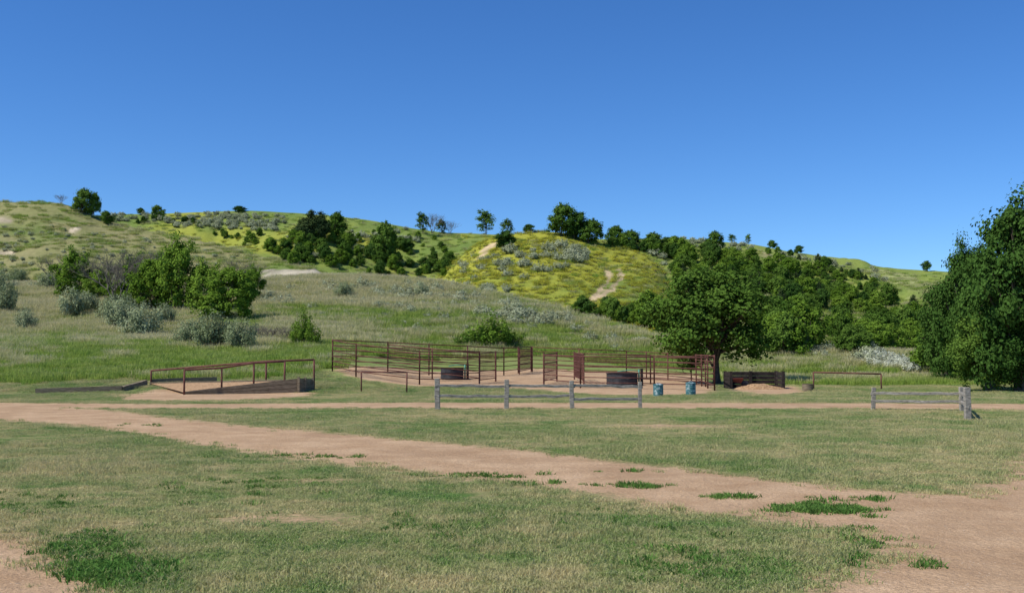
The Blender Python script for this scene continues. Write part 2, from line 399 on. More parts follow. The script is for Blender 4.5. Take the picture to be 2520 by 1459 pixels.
def tree(name,seed,R,zc,rz,nl,ncl,lpc,leaf,cr,lm,trunk=.22,t0=1.2,lobe=.45,stems=1,flat=.8,conic=False,low=-1.0,spike=.22):
    """normalised 10 m tree"""
    global rng
    rng=np.random.RandomState(seed);random.seed(seed);mb=MB()
    L=[]
    for i in range(nl):
        ph=i*2.4+rng.uniform(-.5,.5);zz=low+(1-low)*((i+.5)/nl)**.9 if i else .8
        zz=min(1,zz+rng.uniform(-.1,.1))
        rr=math.sqrt(max(0,1-zz*zz))*rng.uniform(.35,.95)
        if zz<-.3: rr=max(rr,.35*rng.rand()+.3)
        if i==0: rr=.05
        lr=lobe*rng.uniform(.55,1.2)
        if conic: rr*=(1.1-zz)*.6;lr*=(1.25-zz)*.55
        L.append((np.array([math.cos(ph)*rr*(1-lr*.6)*R,math.sin(ph)*rr*(1-lr*.6)*R,zc+zz*(1-lr*.8)*rz]),lr))
    C=[];ON=[]
    wts=np.array([l[1]**2 for l in L]);wts/=wts.sum()
    for j in range(ncl):
        c,lr=L[rng.choice(nl,p=wts)]
        d=rng.normal(size=3);d/=np.linalg.norm(d)
        if d[2]<-.3 and rng.rand()<.4:d[2]*=-1
        q=c+d*np.array([R,R,rz])*lr*(rng.uniform(.4,1.0)+(spike*rng.rand()*2 if rng.rand()<.3 else 0))
        if q[2]<.4: q[2]=.4+rng.rand()*.8
        C.append(q);ON.append(d)
    C=np.array(C);ON=np.array(ON)
    cs=rng.uniform(.45,1.35,ncl)
    k=rng.choice(ncl,ncl*lpc,p=cs**1.6/(cs**1.6).sum())
    rad=cr*cs[k][:,None]
    off=rng.normal(size=(len(k),3))*np.array([1,1,flat])*.5
    cen=C[k]+off*rad
    glob=cen-np.array([0,0,zc]);glob/=np.linalg.norm(glob,axis=1,keepdims=True)+1e-6
    nrm=ON[k]*.3+glob*.35+off*.9+rng.normal(size=cen.shape)*.5+np.array([0,0,.35])
    cen[:,2]=np.maximum(cen[:,2],.05)
    lv,lf=leaves(cen,nrm,leaf,1)
    for s_ in range(stems):
        bx=Vector((random.uniform(-1,1)*R*.25,random.uniform(-1,1)*R*.25,-.3)) if stems>1 else Vector((0,0,-.3))
        top=Vector((bx.x*1.6+random.uniform(-.3,.3),bx.y*1.6,zc+rz*.3))
        P=[bx.lerp(top,t)+Vector((random.uniform(-.15,.15),random.uniform(-.15,.15),0))*(1 if t else 0) for t in (0,.12,.3,.5,.75,1)]
        rs=[trunk*q for q in (1.5,1.05,.85,.65,.42,.2)];mb.tube(P,rs,8,0)
        for i,(c,lr) in enumerate(L):
            if i%stems!=s_: continue
            st=P[1].lerp(P[4],random.uniform(.1,.9)) if c[2]>t0+1 else P[1]
            e=Vector(c);mid=st.lerp(e,.5)+Vector((0,0,-.25+random.uniform(0,.5)))
            mb.tube([st,mid,e],[trunk*.4,trunk*.27,trunk*.12],6,0)
            for q in C[np.argsort(np.linalg.norm(C-c,axis=1))[::max(1,ncl//(nl*5))]][:6]:
                q=Vector(q);mb.tube([mid.lerp(e,random.random()),(e+q)/2+Vector((0,0,.1)),q],[trunk*.13,trunk*.08,.015],4,0,False)
    return plant_mesh(name,mb,lv,lf,[M_bark,lm])
T_round=tree('ash_tree_mesh',1,4.7,5.6,4.4,36,560,60,.135,.66,M_leaf,.24,1.2,.30,low=-.9,spike=.25)
T_big=tree('cottonwood_mesh',2,4.4,5.2,4.8,44,560,54,.13,.64,M_leafd,.28,1.0,.26,low=-.98,spike=.3)
T_big2=tree('cottonwood_mesh_b',12,4.4,5.2,4.8,40,520,54,.13,.66,M_leaf,.28,1.0,.27,low=-.98,spike=.3)
T_thick=tree('thicket_mesh',3,5.0,4.6,4.6,30,320,44,.19,.7,M_leafb,.12,.5,.25,stems=4,low=-.95,spike=.55)
T_thick2=tree('thicket_mesh_b',13,5.0,4.6,4.6,24,240,40,.19,.75,M_leafb,.12,.5,.24,stems=5,low=-.95,spike=.6)
T_mid=tree('hill_tree_mesh',4,4.6,4.8,4.8,22,170,36,.29,.9,M_leaf,.14,.6,.29,stems=2,low=-.97,spike=.45)
T_mid2=tree('hill_tree_dark_mesh',5,4.3,4.8,4.6,20,150,36,.29,.9,M_leafd,.14,.6,.31,stems=2,low=-.97,spike=.4)
T_mid3=tree('hill_tree_light_mesh',8,4.8,4.5,4.4,22,150,34,.28,.9,M_leafb,.14,.6,.28,stems=3,low=-.95,spike=.45)
T_jun=tree('juniper_mesh',6,3.0,4.9,5.0,18,190,42,.24,.8,M_jun,.2,.4,.38,conic=True,low=-1)
T_thin=tree('thin_tree_mesh',7,3.2,5.0,4.8,20,90,26,.24,.8,M_leaf,.11,.8,.25,stems=2,low=-.95,spike=.5)
def bare(name,seed):
    random.seed(seed);mb=MB()
    def br(p,d,l,r,k):
        e=p+d*l;m=(p+e)/2+Vector((random.uniform(-1,1),random.uniform(-1,1),0))*l*.1
        mb.tube([p,m,e],[r,r*.8,r*.6],4 if k<3 else 5,0,False)
        if k:
            for _ in range(3):
                dd=(d+Vector((random.uniform(-1,1),random.uniform(-1,1),random.uniform(-.3,.7)))*.75).normalized()
                br(e if random.random()<.6 else m,dd,l*random.uniform(.6,.85),r*.6,k-1)
    for s in range(4):
        d=Vector((random.uniform(-.6,.6),random.uniform(-.6,.6),1)).normalized()
        br(Vector((random.uniform(-.5,.5),random.uniform(-.5,.5),-.2)),d,2.9,.13,5)
    me=bpy.data.meshes.new(name);me.from_pydata([tuple(v) for v in mb.v],[],mb.f);me.materials.append(M_twig);me.update();return me
T_bare=bare('bare_tree_mesh',3)
def bush(name,seed,n,R,h,leaf,lm,nst=14):
    global rng
    rng=np.random.RandomState(seed);random.seed(seed);mb=MB();C=[];O=[]
    for i in range(nst):
        ph=rng.uniform(0,6.28);r=R*math.sqrt(rng.rand());zz=h*math.sqrt(max(.08,1-(r/R)**2*.8))*rng.uniform(.6,1.15)
        q=np.array([math.cos(ph)*r,math.sin(ph)*r,zz]);mb.tube([(q[0]*.2,q[1]*.2,-.05),(q[0]*.6,q[1]*.6,zz*.4),tuple(q*.85)],[.02,.012,.004],4,0,False)
        m=n//nst
        t=rng.uniform(.3,1.08,m)[:,None]
        c=np.array([q[0]*.5,q[1]*.5,0])*(1-t)+q*t+rng.normal(size=(m,3))*np.array([.11,.11,.08])*R*1.1
        C.append(c);O.append(c-np.array([0,0,h*.3]))
    C=np.concatenate(C);O=np.concatenate(O);C[:,2]=np.maximum(C[:,2],.02)
    lv,lf=leaves(C,O/np.linalg.norm(O,axis=1,keepdims=True)*.8+rng.normal(size=C.shape)*.5+np.array([0,0,.3]),leaf,1,.5)
    return plant_mesh(name,mb,lv,lf,[M_twig,lm])
B_sage=[bush('sage_mesh_a',21,1000,.75,.95,.07,M_sage,16),bush('sage_mesh_b',22,850,.85,.8,.075,M_sage,12)]
B_pale=[bush('pale_sage_mesh',23,1000,.9,.8,.07,M_sagep,14)]
B_silver=[bush('silver_mesh_a',24,4200,.8,1.0,.04,M_silver,34),bush('silver_mesh_b',25,3400,.75,1.0,.042,M_silver,26)]
B_green=[bush('green_mesh_a',26,2200,.7,1.0,.05,M_leafb,22),bush('green_mesh_b',27,1400,.8,.8,.055,M_leaf,14)]
B_yel=[bush('yellow_mesh_a',28,300,.9,.32,.05,M_yel,24),bush('yellow_mesh_b',29,260,1.0,.36,.055,M_yel,20)]
def tuft(name,seed,n,R,h0,h1,w,mt,lean=.4):
    r=np.random.RandomState(seed)
    ph=r.uniform(0,6.28,n);rr=R*np.sqrt(r.rand(n))*(.8+.3*np.sin(ph*3+seed));x=rr*np.cos(ph);y=rr*np.sin(ph)
    h=r.uniform(h0,h1,n);a=r.uniform(0,3.14,n);lx=r.normal(size=n)*lean*h;ly=r.normal(size=n)*lean*h
    dx=np.cos(a)*w;dy=np.sin(a)*w;o=np.zeros(n)
    v=np.stack([np.stack([x-dx,y-dy,o-.03],1),np.stack([x+dx,y+dy,o-.03],1),
      np.stack([x+dx*.7+lx*.4,y+dy*.7+ly*.4,h*.6],1),np.stack([x-dx*.7+lx*.4,y-dy*.7+ly*.4,h*.6],1),np.stack([x+lx,y+ly,h],1)],1).reshape(-1,3)
    b=np.arange(n)*5
    fs=np.stack([b,b+1,b+2,b+3],1).tolist()+np.stack([b+3,b+2,b+4],1).tolist()
    me=bpy.data.meshes.new(name);me.from_pydata(v.tolist(),[],fs);me.materials.append(mt);me.update();return me
L_tufts=[tuft('lawn_tuft_%s'%c,31+i,500,.52,.015,.06,.0045,M_blade,.7) for i,c in enumerate('abcd')]
W_tufts=[tuft('wild_tuft_%s'%c,41+i,280,1.0,.2,.55,.012,M_wild,.3) for i,c in enumerate('abc')]
WG_tufts=[tuft('wildg_tuft_%s'%c,44+i,300,1.0,.12,.42,.014,M_wildg,.35) for i,c in enumerate('abc')]
D_tufts=[tuft('weed_tuft_%s'%c,51+i,40,.13,.015,.055,.007,M_weed,.8) for i,c in enumerate('ab')]
# ------------------------------------------------------------ scatter through geometry nodes
def scatter(name,meshes,pts,scl,idx=None,tilt=0.0,sz=None):
    n=len(pts)
    col=bpy.data.collections.new(name+'_prototypes')
    for i,m in enumerate(meshes):
        o=bpy.data.objects.new('%s_part_%02d'%(name,i),m);col.objects.link(o)
    me=bpy.data.meshes.new(name);me.vertices.add(n);me.vertices.foreach_set('co',np.asarray(pts,np.float32).ravel())
    r=np.zeros((n,3),np.float32);r[:,2]=np.random.uniform(0,6.28,n)
    r[:,:2]=np.random.normal(size=(n,2))*tilt
    a=me.attributes.new('rot','FLOAT_VECTOR','POINT');a.data.foreach_set('vector',r.ravel())
    s=np.repeat(np.asarray(scl,np.float32)[:,None],3,1)
    if sz is not None: s[:,2]*=sz
    a=me.attributes.new('scl','FLOAT_VECTOR','POINT');a.data.foreach_set('vector',s.ravel().astype(np.float32))
    if idx is None: idx=np.random.randint(0,len(meshes),n)
    a=me.attributes.new('pick','INT','POINT');a.data.foreach_set('value',np.asarray(idx,np.int32))
    o=bpy.data.objects.new(name,me);sc.collection.objects.link(o)
    ng=bpy.data.node_groups.new(name+'_nodes','GeometryNodeTree')
    ng.interface.new_socket('Geometry',in_out='INPUT',socket_type='NodeSocketGeometry')
    ng.interface.new_socket('Geometry',in_out='OUTPUT',socket_type='NodeSocketGeometry')
    gi=ng.nodes.new('NodeGroupInput');go=ng.nodes.new('NodeGroupOutput')
    ip=ng.nodes.new('GeometryNodeInstanceOnPoints');ci=ng.nodes.new('GeometryNodeCollectionInfo')
    ci.inputs['Collection'].default_value=col;ci.inputs['Separate Children'].default_value=True;ci.inputs['Reset Children'].default_value=True
    def na(nm,t):
        q=ng.nodes.new('GeometryNodeInputNamedAttribute');q.data_type=t;q.inputs['Name'].default_value=nm;return q.outputs['Attribute']
    ng.links.new(gi.outputs[0],ip.inputs['Points']);ng.links.new(ci.outputs[0],ip.inputs['Instance'])
    ip.inputs['Pick Instance'].default_value=True
    ng.links.new(na('pick','INT'),ip.inputs['Instance Index']);ng.links.new(na('rot','FLOAT_VECTOR'),ip.inputs['Rotation']);ng.links.new(na('scl','FLOAT_VECTOR'),ip.inputs['Scale'])
    ng.links.new(ip.outputs[0],go.inputs[0])
    md=o.modifiers.new('scatter','NODES');md.node_group=ng
    return o
R=np.random.RandomState(77)
def gz(x,y): return terrain(x,y)
# lawn
n=40000
D=np.sqrt(R.uniform(6.5**2,60**2,n));t=R.uniform(-.53,.53,n)
dens=np.maximum(3.4,12*8/D)/16.0
k=R.rand(n)<dens*(1.06*.5*(60**2-6.5**2))*16.0/n
x=(t*D)[k];y=D[k]
dmv=dirtmask(x,y)+fbm(x*.9,y*.9,4,91)*.5
for p,rr in SPW: dmv=np.maximum(dmv,np.where(np.hypot((x-p.x)*.45,y-p.y)<rr+.25,1,-3))
keep=(dmv<-.52)
x,y=x[keep],y[keep]
s=R.uniform(.75,1.2,len(x))*(1+.25*np.clip((y-20)/30,0,1))
scatter('lawn_grass',L_tufts,np.stack([x,y,gz(x,y)],1),s,sz=R.uniform(.5,1.15,len(x))*(1+.9*np.clip(fbm(x*.3,y*.3,3,92)*3,-.4,1)))
E_tufts=[tuft('edge_tuft_%s'%c,61+i,30,.13,.015,.05,.0045,M_blade,.7) for i,c in enumerate('ab')]
n=46000
D=R.uniform(6.5,50,n);t=R.uniform(-.53,.53,n);x=t*D;y=D
dmv=dirtmask(x,y)+fbm(x*.9,y*.9,4,91)*.8+fbm(x*4,y*4,3,95)*1.0
keep=(dmv<-.02+R.normal(size=n)*.2)&(dmv>-.95)
x,y=x[keep],y[keep]
scatter('lawn_edge_grass',E_tufts,np.stack([x,y,gz(x,y)],1),R.uniform(.6,1.4,len(x)))
P=[]
for (u,v,ru,rv,k) in [(250,1375,110,42,120),(310,1420,110,25,90),(220,1335,80,22,40),(1990,1250,80,8,56),(2060,1256,80,6,36),(1575,1198,45,5,20),(1800,1222,50,4,16),(2130,1325,40,50,20),(1730,1390,170,42,80),(1180,1170,120,5,24),(700,1125,150,5,24),(2285,1390,22,6,5),(2080,1228,120,6,14),(340,1045,50,4,6),(1400,1190,160,5,14),(1540,1160,60,4,4),(1130,1310,130,35,40),(600,1200,200,30,40),(60,1240,120,30,30),(1500,1280,160,25,30)]:
    for _ in range(k): 
        a=R.uniform(0,6.28);q=R.rand()**.5;P.append((u+math.cos(a)*q*ru+R.normal()*ru*.35,v+math.sin(a)*q*rv+R.normal()*rv*.35))
h=hit([p[0] for p in P],[p[1] for p in P]);scatter('green_weeds',D_tufts,h,R.uniform(.5,1.35,len(h)))
# tall grass on slope
n=17000
D=np.sqrt(R.uniform(50**2,152**2,n));t=R.uniform(-.56,.56,n);x=t*D;y=D
z,ix,U,_=terrain(x,y,True)
dmv=dirtmask(x,y)+fbm(x*.9,y*.9,4,91)*1.0
dl=np.interp(U,[-500,0,400,800,870,1000,1300,1760,1850,2600],[51,51,54,57,66,75,83,81,60,60])+fbm(x*.3,y*.3,3,5)*4
keep=(dmv<-.6)&(y>dl)&((ix<=1)|(y<110))&nosand(x,y)
x,y,z,U=x[keep],y[keep],z[keep],U[keep]
nn=fbm(x*.05,y*.05,4,31)+fbm(x*.3,y*.3,3,41)*.4
g=(nn*2.6+.12+(y-80)/75)<R.normal(size=len(x))*.3+.1
pts=np.stack([x,y,z],1)
scatter('tall_dry_grass',W_tufts,pts[~g],R.uniform(.7,1.2,(~g).sum())*(1+(y[~g]-60)/160))
scatter('tall_green_grass',WG_tufts,pts[g],R.uniform(.6,1.15,g.sum())*(1+(y[g]-60)/160))
# hill grass
n=22000
D=135*(330/135)**R.rand(n);t=R.uniform(-.5,.5,n);x=t*D;y=D
z,ix,U,_=terrain(x,y,True)
nn=fbm(x*.05,y*.05,4,31)*3+fbm(x*.3,y*.3,3,41)+.15
ye=((ix==4)&(R.rand(n)<.75))|((ix==3)&(R.rand(n)<np.clip(nn,0,.5))&(U<1500)&(U>300))
pts=np.stack([x,y,z],1);ns=nosand(x,y)
hg=(~ye)&(ix!=1)&(R.rand(n)<.5)&ns
ye&=ns
pk=np.where(R.rand(n)<np.where(ix==2,.35,.6),R.randint(0,3,n),R.randint(3,6,n))
scatter('hill_grass',WG_tufts+W_tufts,pts[hg],R.uniform(.8,1.4,hg.sum()),idx=pk[hg])
scatter('yellow_sweetclover',B_yel,pts[ye],R.uniform(.7,1.5,ye.sum()),tilt=.1)
# ------------------------------------------------------------ region sampling
def inpoly(poly,n):
    xs=[p[0] for p in poly];ys=[p[1] for p in poly];o=[]
    while len(o)<n:
        x=R.uniform(min(xs),max(xs));y=R.uniform(min(ys),max(ys));c=False
        for i in range(len(poly)):
            (x1,y1),(x2,y2)=poly[i],poly[(i+1)%len(poly)]
            if (y1>y)!=(y2>y) and x<(x2-x1)*(y-y1)/(y2-y1)+x1:c=not c
        if c:o.append((x,y))
    return o
def place_region(regs):
    P=[];S=[];I=[]
    for poly,n,h0,h1,kinds in regs:
        q=inpoly(poly,n);h=hit([a[0] for a in q],[a[1] for a in q])
        P.append(h);S.append(R.uniform(h0,h1,n)*h[:,1]/F);I.append(R.choice(kinds,n))
    return np.concatenate(P),np.concatenate(S),np.concatenate(I)
TM=[T_mid,T_mid2,T_mid3,T_jun,T_thin]
regs=[([(640,620),(700,595),(760,590),(860,590),(890,640),(840,665),(700,650)],40,20,50,[0,0,1,2,0,2]),
 ([(900,620),(1000,600),(1010,675),(930,680)],22,22,50,[0,0,1,2]),
 ([(1040,650),(1110,630),(1110,668),(1050,685)],14,18,38,[0,1,2]),
 ([(500,560),(640,580),(640,610),(560,600)],12,12,24,[0,2]),
 ([(860,570),(1120,590),(1100,640),(880,620)],22,12,26,[0,2]),
 ([(1490,605),(1700,625),(1640,632),(1560,618)],26,22,44,[0,1,2]),
 ([(1640,620),(1780,630),(1900,655),(2080,690),(2120,740),(2010,765),(1880,730),(1660,700)],105,24,54,[0,1,2,3,0,2,2]),
 ([(1880,615),(2000,640),(2100,668),(2230,740),(2250,770),(2100,720),(1900,650)],60,10,28,[0,1,3,2]),
 ([(1900,690),(2120,745),(2260,770),(2260,800),(2060,770),(1900,760)],60,28,62,[0,1,2,3,2]),
 ([(1870,790),(2000,790),(2000,880),(1880,880)],20,65,110,[0,2,2]),
 ([(2060,820),(2290,820),(2300,880),(2060,875)],34,45,95,[0,0,2,2]),
 ([(1340,762),(1450,780),(1560,800),(1640,815),(1640,785),(1500,768)],30,26,50,[0,1,2]),
 ([(1560,795),(1640,800),(1650,830),(1600,815)],7,55,90,[0,2]),
 ([(250,545),(420,540),(600,560),(400,560)],16,9,20,[0,1]),
 ([(860,640),(1110,650),(1110,690),(870,680)],14,16,30,[0,2,1])]
p,s,ii=place_region(regs)
scatter('distant_trees',TM,p-np.array([0,0,.1]),s/10,idx=ii,sz=R.uniform(.7,1.05,len(s)))
regs=[([(380,535),(560,524),(700,535),(690,570),(430,560)],130,7,15,[0,1]),([(250,525),(380,530),(380,550),(260,545)],20,8,14,[0,1]),
 ([(1120,640),(1300,600),(1450,610),(1440,650),(1250,700),(1150,690)],46,12,26,[0,1]),
 ([(1370,605),(1440,610),(1440,650),(1380,640)],16,14,26,[0,1]),([(1560,610),(1640,630),(1650,665)],5,12,20,[0]),
 ([(800,700),(1000,706),(1150,728),(1300,755),(1450,795),(1400,800),(1150,750),(900,740),(800,720)],90,12,28,[0,1]),
 ([(1140,770),(1450,790),(1450,812),(1250,800)],30,14,34,[0,1]),([(620,715),(780,760),(770,775),(640,750)],14,13,26,[0,1]),
 ([(640,700),(1300,760),(1500,820),(1100,830),(700,780)],60,8,22,[0,1]),
 ([(700,575),(1000,560),(1040,600),(750,640)],60,8,18,[0,1]),([(1650,585),(1850,605),(1850,625),(1650,600)],34,8,14,[0,1]),
 ([(1100,700),(1260,715),(1250,735),(1100,710)],12,14,24,[0,1]),([(880,740),(1150,780),(1200,800),(900,770)],14,12,26,[0,1]),
 ([(0,540),(300,580),(640,640),(620,680),(0,680)],130,5,12,[0,1]),([(0,680),(650,700),(640,730),(0,715)],60,12,26,[0,1]),([(1900,620),(2150,660),(2200,700),(1950,640)],30,8,14,[0,1]),
 ([(1950,855),(2080,860),(2070,885),(1950,880)],12,20,34,[0,1]),([(2120,850),(2200,860),(2150,900),(2090,890)],8,20,40,[0,1]),([(1450,830),(1620,850),(1600,880),(1450,860)],10,12,26,[0,1])]
p,s,ii=place_region(regs)
scatter('sagebrush',B_sage,p,s,idx=ii)
regs=[([(2110,885),(2170,880),(2260,905),(2255,915),(2140,905)],34,20,32,[0]),([(905,838),(950,835),(950,840)],4,14,20,[0])]
p,s,ii=place_region(regs);scatter('pale_sagebrush',B_pale,p,s,idx=ii)
def put(name,me,u,v,h,w=None,base=10.0,D=None,rz=None,bw=None):
    p=GD(u,D) if D else G(u,v)
    sz=h*p.y/F/base
    o=bpy.data.objects.new(name,me);sc.collection.objects.link(o);o.location=p-Vector((0,0,.03))
    sx=sz if w is None else w*p.y/F/bw
    o.scale=(sx,sx,sz);o.rotation_euler=(0,0,random.uniform(0,6.28) if rz is None else rz);return o
random.seed(9)
for u,v,h,w in [(0,735,75,50),(15,775,80,70),(65,815,55,60),(170,782,70,95),(300,810,76,100),(350,832,82,105),(275,790,60,75),(455,850,60,95),(520,858,86,110),(590,860,72,95),(330,770,55,70),(845,735,40,55),(1035,735,40,45),(40,700,40,60),(120,715,45,60),(210,770,50,70),(400,800,50,70),(490,850,60,80),(560,855,66,80)]:
    put('silver_buffaloberry_shrub',random.choice(B_silver),u,v,h,w,1.0,bw=1.7)
for u,v,h,w in [(745,850,90,55),(1205,856,84,110),(1160,854,50,85),(1250,854,56,80),(765,852,55,60),(730,852,60,45),(1185,856,60,90)]:
    put('green_shrub',random.choice(B_green),u,v,h,w,1.05,bw=1.5)
# ------------------------------------------------------------ individual trees
for u,v,h,w,k in [(570,790,130,150,T_thick),(440,770,175,140,T_thick2),(180,740,120,120,T_thick2),(365,770,130,130,T_thick),(625,740,80,70,T_thick2),(500,770,120,120,T_thick2),(240,745,80,90,T_thick),(530,790,70,110,T_mid3),(400,740,120,110,T_thick2),(290,750,60,80,T_thick),(340,740,110,90,T_thick2)]:
    put('chokecherry_tree',k,u,v,h,w,9.4,bw=9.6)
for u,v,h in [(285,760,175),(150,720,110),(400,740,150),(600,720,100),(330,740,150),(250,740,120)]:
    put('bare_tree',T_bare,u,v,h,None,9.5)
for u,v,h in [(150,503,30),(1108,577,42),(1064,575,60)]:
    put('bare_tree',T_bare,u,v,h,None,9.5)
for u,v,h,w in [(625,840,52,70),(665,842,50,70),(700,842,45,60)]:
    put('bare_shrub',T_bare,u,v,h,w,9.5,bw=8.0)
put('ash_tree',T_round,1765,943,282,345,9.9,bw=9.3,rz=1.0)
for u,v,h,w,k in [(2510,965,460,310,T_big),(2600,955,430,300,T_big2),(2385,945,335,190,T_big),(2335,938,240,180,T_big),(2440,958,330,230,T_big),(2430,962,190,210,T_big2),(2330,935,140,150,T_mid),(2520,966,190,200,T_big),(2290,920,110,110,T_mid3)]:
    put('cottonwood_tree',k,u,v,h,w,9.9,bw=9.0)
for u,v,h,w,k in [(205,525,62,60,T_mid),(232,525,58,38,T_mid),(388,538,34,36,T_mid),(347,529,18,25,T_mid2),(590,522,16,38,T_mid2),(262,552,34,36,T_mid),
 (765,590,80,55,T_jun),(790,590,76,50,T_jun),(745,590,60,50,T_jun),(828,590,70,60,T_mid),(945,640,95,70,T_mid),(1037,574,50,36,T_thin),(1085,575,34,30,T_thin),
 (1192,576,58,52,T_thin),(1247,575,38,36,T_thin),(1300,571,22,36,T_mid2),(1242,614,48,62,T_mid2),(1385,582,82,85,T_mid),(1420,590,70,75,T_mid2),(1455,600,62,70,T_mid),
 (1515,606,52,60,T_mid),(1550,608,42,60,T_mid),(1605,615,44,60,T_mid),(1645,620,38,60,T_mid2),(1758,620,52,50,T_mid),(1800,592,20,22,T_thin),(1842,594,25,16,T_thin),(1900,608,20,26,T_mid),(1965,625,22,30,T_mid2),(2280,668,27,28,T_mid2),
 (1510,790,60,60,T_mid),(1600,800,90,90,T_mid3),(1440,775,42,60,T_mid2),(1980,860,120,110,T_mid3),(1935,880,110,90,T_mid)]:
    put('juniper_tree' if k is T_jun else 'hillside_tree',k,u,v,h,w,9.9,bw={T_jun:5.4,T_thin:6.0}.get(k,9.0))
# ------------------------------------------------------------ split rail fences
def post(mb,p,h,w=.15,lean=(0,0)):
    q=p+Vector((lean[0],lean[1],h));mb.beam(p-Vector((0,0,.15)),q,w,w*.85,0,5,.008)
def splitfence(name,posts,rails):
    e=empty(name)
    P=[]
    for i,(u,v,vt,w) in enumerate(posts):
        p=G(u,v);h=ht(v,vt,p.y);P.append((p,h));mb=MB();post(mb,p,h,w,(random.uniform(-.03,.03),0));mb.obj('post_%d'%(i+1),[M_fence],e,bevel=.012)
    k=0
    for a,b,zz in rails:
        for z in zz:
            k+=1;mb=MB();A=P[a][0]+Vector((0,-.02,P[a][1]*z+random.uniform(-.03,.03)));B=P[b][0]+Vector((0,.02,P[b][1]*z+random.uniform(-.04,.04)))
            d=(B-A).normalized()*.09
            mb.beam(A-d,B+d,.07,.085,0,7,.02);mb.obj('rail_%d'%k,[M_fence],e,bevel=.01)
splitfence('split_rail_fence',[(1077,1008,930,.16),(1247,1007,934,.15),(1408,1006,936,.14),(1575,1004,939,.12)],[(0,1,(.78,.42)),(1,2,(.78,.42)),(2,3,(.80,.38))])
splitfence('split_rail_fence',[(2149,1008,953,.12),(2367,1012,952,.13),(2381,1033,953,.16)],[(0,1,(.78,.36)),(1,2,(.75,.35))])
# ------------------------------------------------------------ pipe structures
def rail_obj(name,u1,v1,t1,u2,v2,t2,r=.035,D=None):
    e=empty(name)
    a=GD(u1,D) if D else G(u1,v1);b=GD(u2,D-1) if D else G(u2,v2)
    h1=(H+float(elev(t1))*a.y)-a.z;h2=(H+float(elev(t2))*b.y)-b.z
    for n_,p,h in (('post_1',a,h1),('post_2',b,h2)):
        mb=MB();mb.tube([p-Vector((0,0,.1)),p+Vector((0,0,h))],r,8);mb.obj(n_,[M_rust],e,True)
    mb=MB();mb.tube([a+Vector((0,0,h1)),b+Vector((0,0,h2))],r,8);mb.obj('top_rail',[M_rust],e,True)
rail_obj('hitching_rail',889,963,915,1001,966,916)
rail_obj('hitching_rail',2000,948,916,2166,957,920,.04,54)
def line_panels(e,pts,h=1.7,nr=6,tag='panel',r=.026):
    W_=[GD(*p) for p in pts]
    for i in range(len(W_)-1):
        a,b=W_[i],W_[i+1];mb=MB()
        L=(b-a).length;n=max(1,round(L/3.2))
        for k in range(n+1):
            p=a.lerp(b,k/n);mb.tube([p-Vector((0,0,.1)),p+Vector((0,0,h+.03))],r*1.5,8)
        for k in range(nr):
            z=.28+(h-.30)*k/(nr-1);mb.tube([a+Vector((0,0,z)),b+Vector((0,0,z))],r if k<nr-1 else r*1.3,6)
        mb.obj('%s_%d'%(tag,i+1),[M_rust],e,True)
def gate(e,p1,p2,h=1.6,tag='gate'):
    a=GD(*p1);b=GD(*p2);mb=MB()
    for z in (.2,.65,1.1,h): mb.tube([a+Vector((0,0,z)),b+Vector((0,0,z))],.024,6)
    for p in (a,b): mb.tube([p-Vector((0,0,.05)),p+Vector((0,0,h+.08))],.045,8)
    n=max(4,int((b-a).length/.16))
    for k in range(1,n): 
        p=a.lerp(b,k/n);mb.tube([p+Vector((0,0,.2)),p+Vector((0,0,h))],.007,4,0,False)
    for k in range(1,12):
        z=.2+(h-.2)*k/12;mb.tube([a+Vector((0,0,z)),b+Vector((0,0,z))],.007,4,0,False)
    mb.obj(tag,[M_rust],e)
e=empty('horse_corral')
line_panels(e,[(819,57.4),(877,54.8),(1033,54),(1180,56)],1.7,6,'front_panel')
line_panels(e,[(819,57.4),(955,60),(1240,66),(1307,73)],1.72,6,'rear_panel')
line_panels(e,[(955,60),(1180,56.5)],1.6,5,'divider_panel')
gate(e,(1180,56),(1220,58.5),tag='mesh_gate_1');gate(e,(1278,68),(1307,73),tag='mesh_gate_2')
e=empty('horse_corral')
line_panels(e,[(1338,56),(1428,53),(1609,52.4),(1757,51.5)],1.6,6,'front_panel')
line_panels(e,[(1310,73),(1541,72),(1700,64),(1757,51.5)],1.7,6,'rear_panel')
line_panels(e,[(1428,60),(1600,59),(1735,57)],1.62,5,'divider_panel')
gate(e,(1338,56),(1370,60),tag='mesh_gate_1');gate(e,(1413,63),(1436,57),tag='mesh_gate_2')
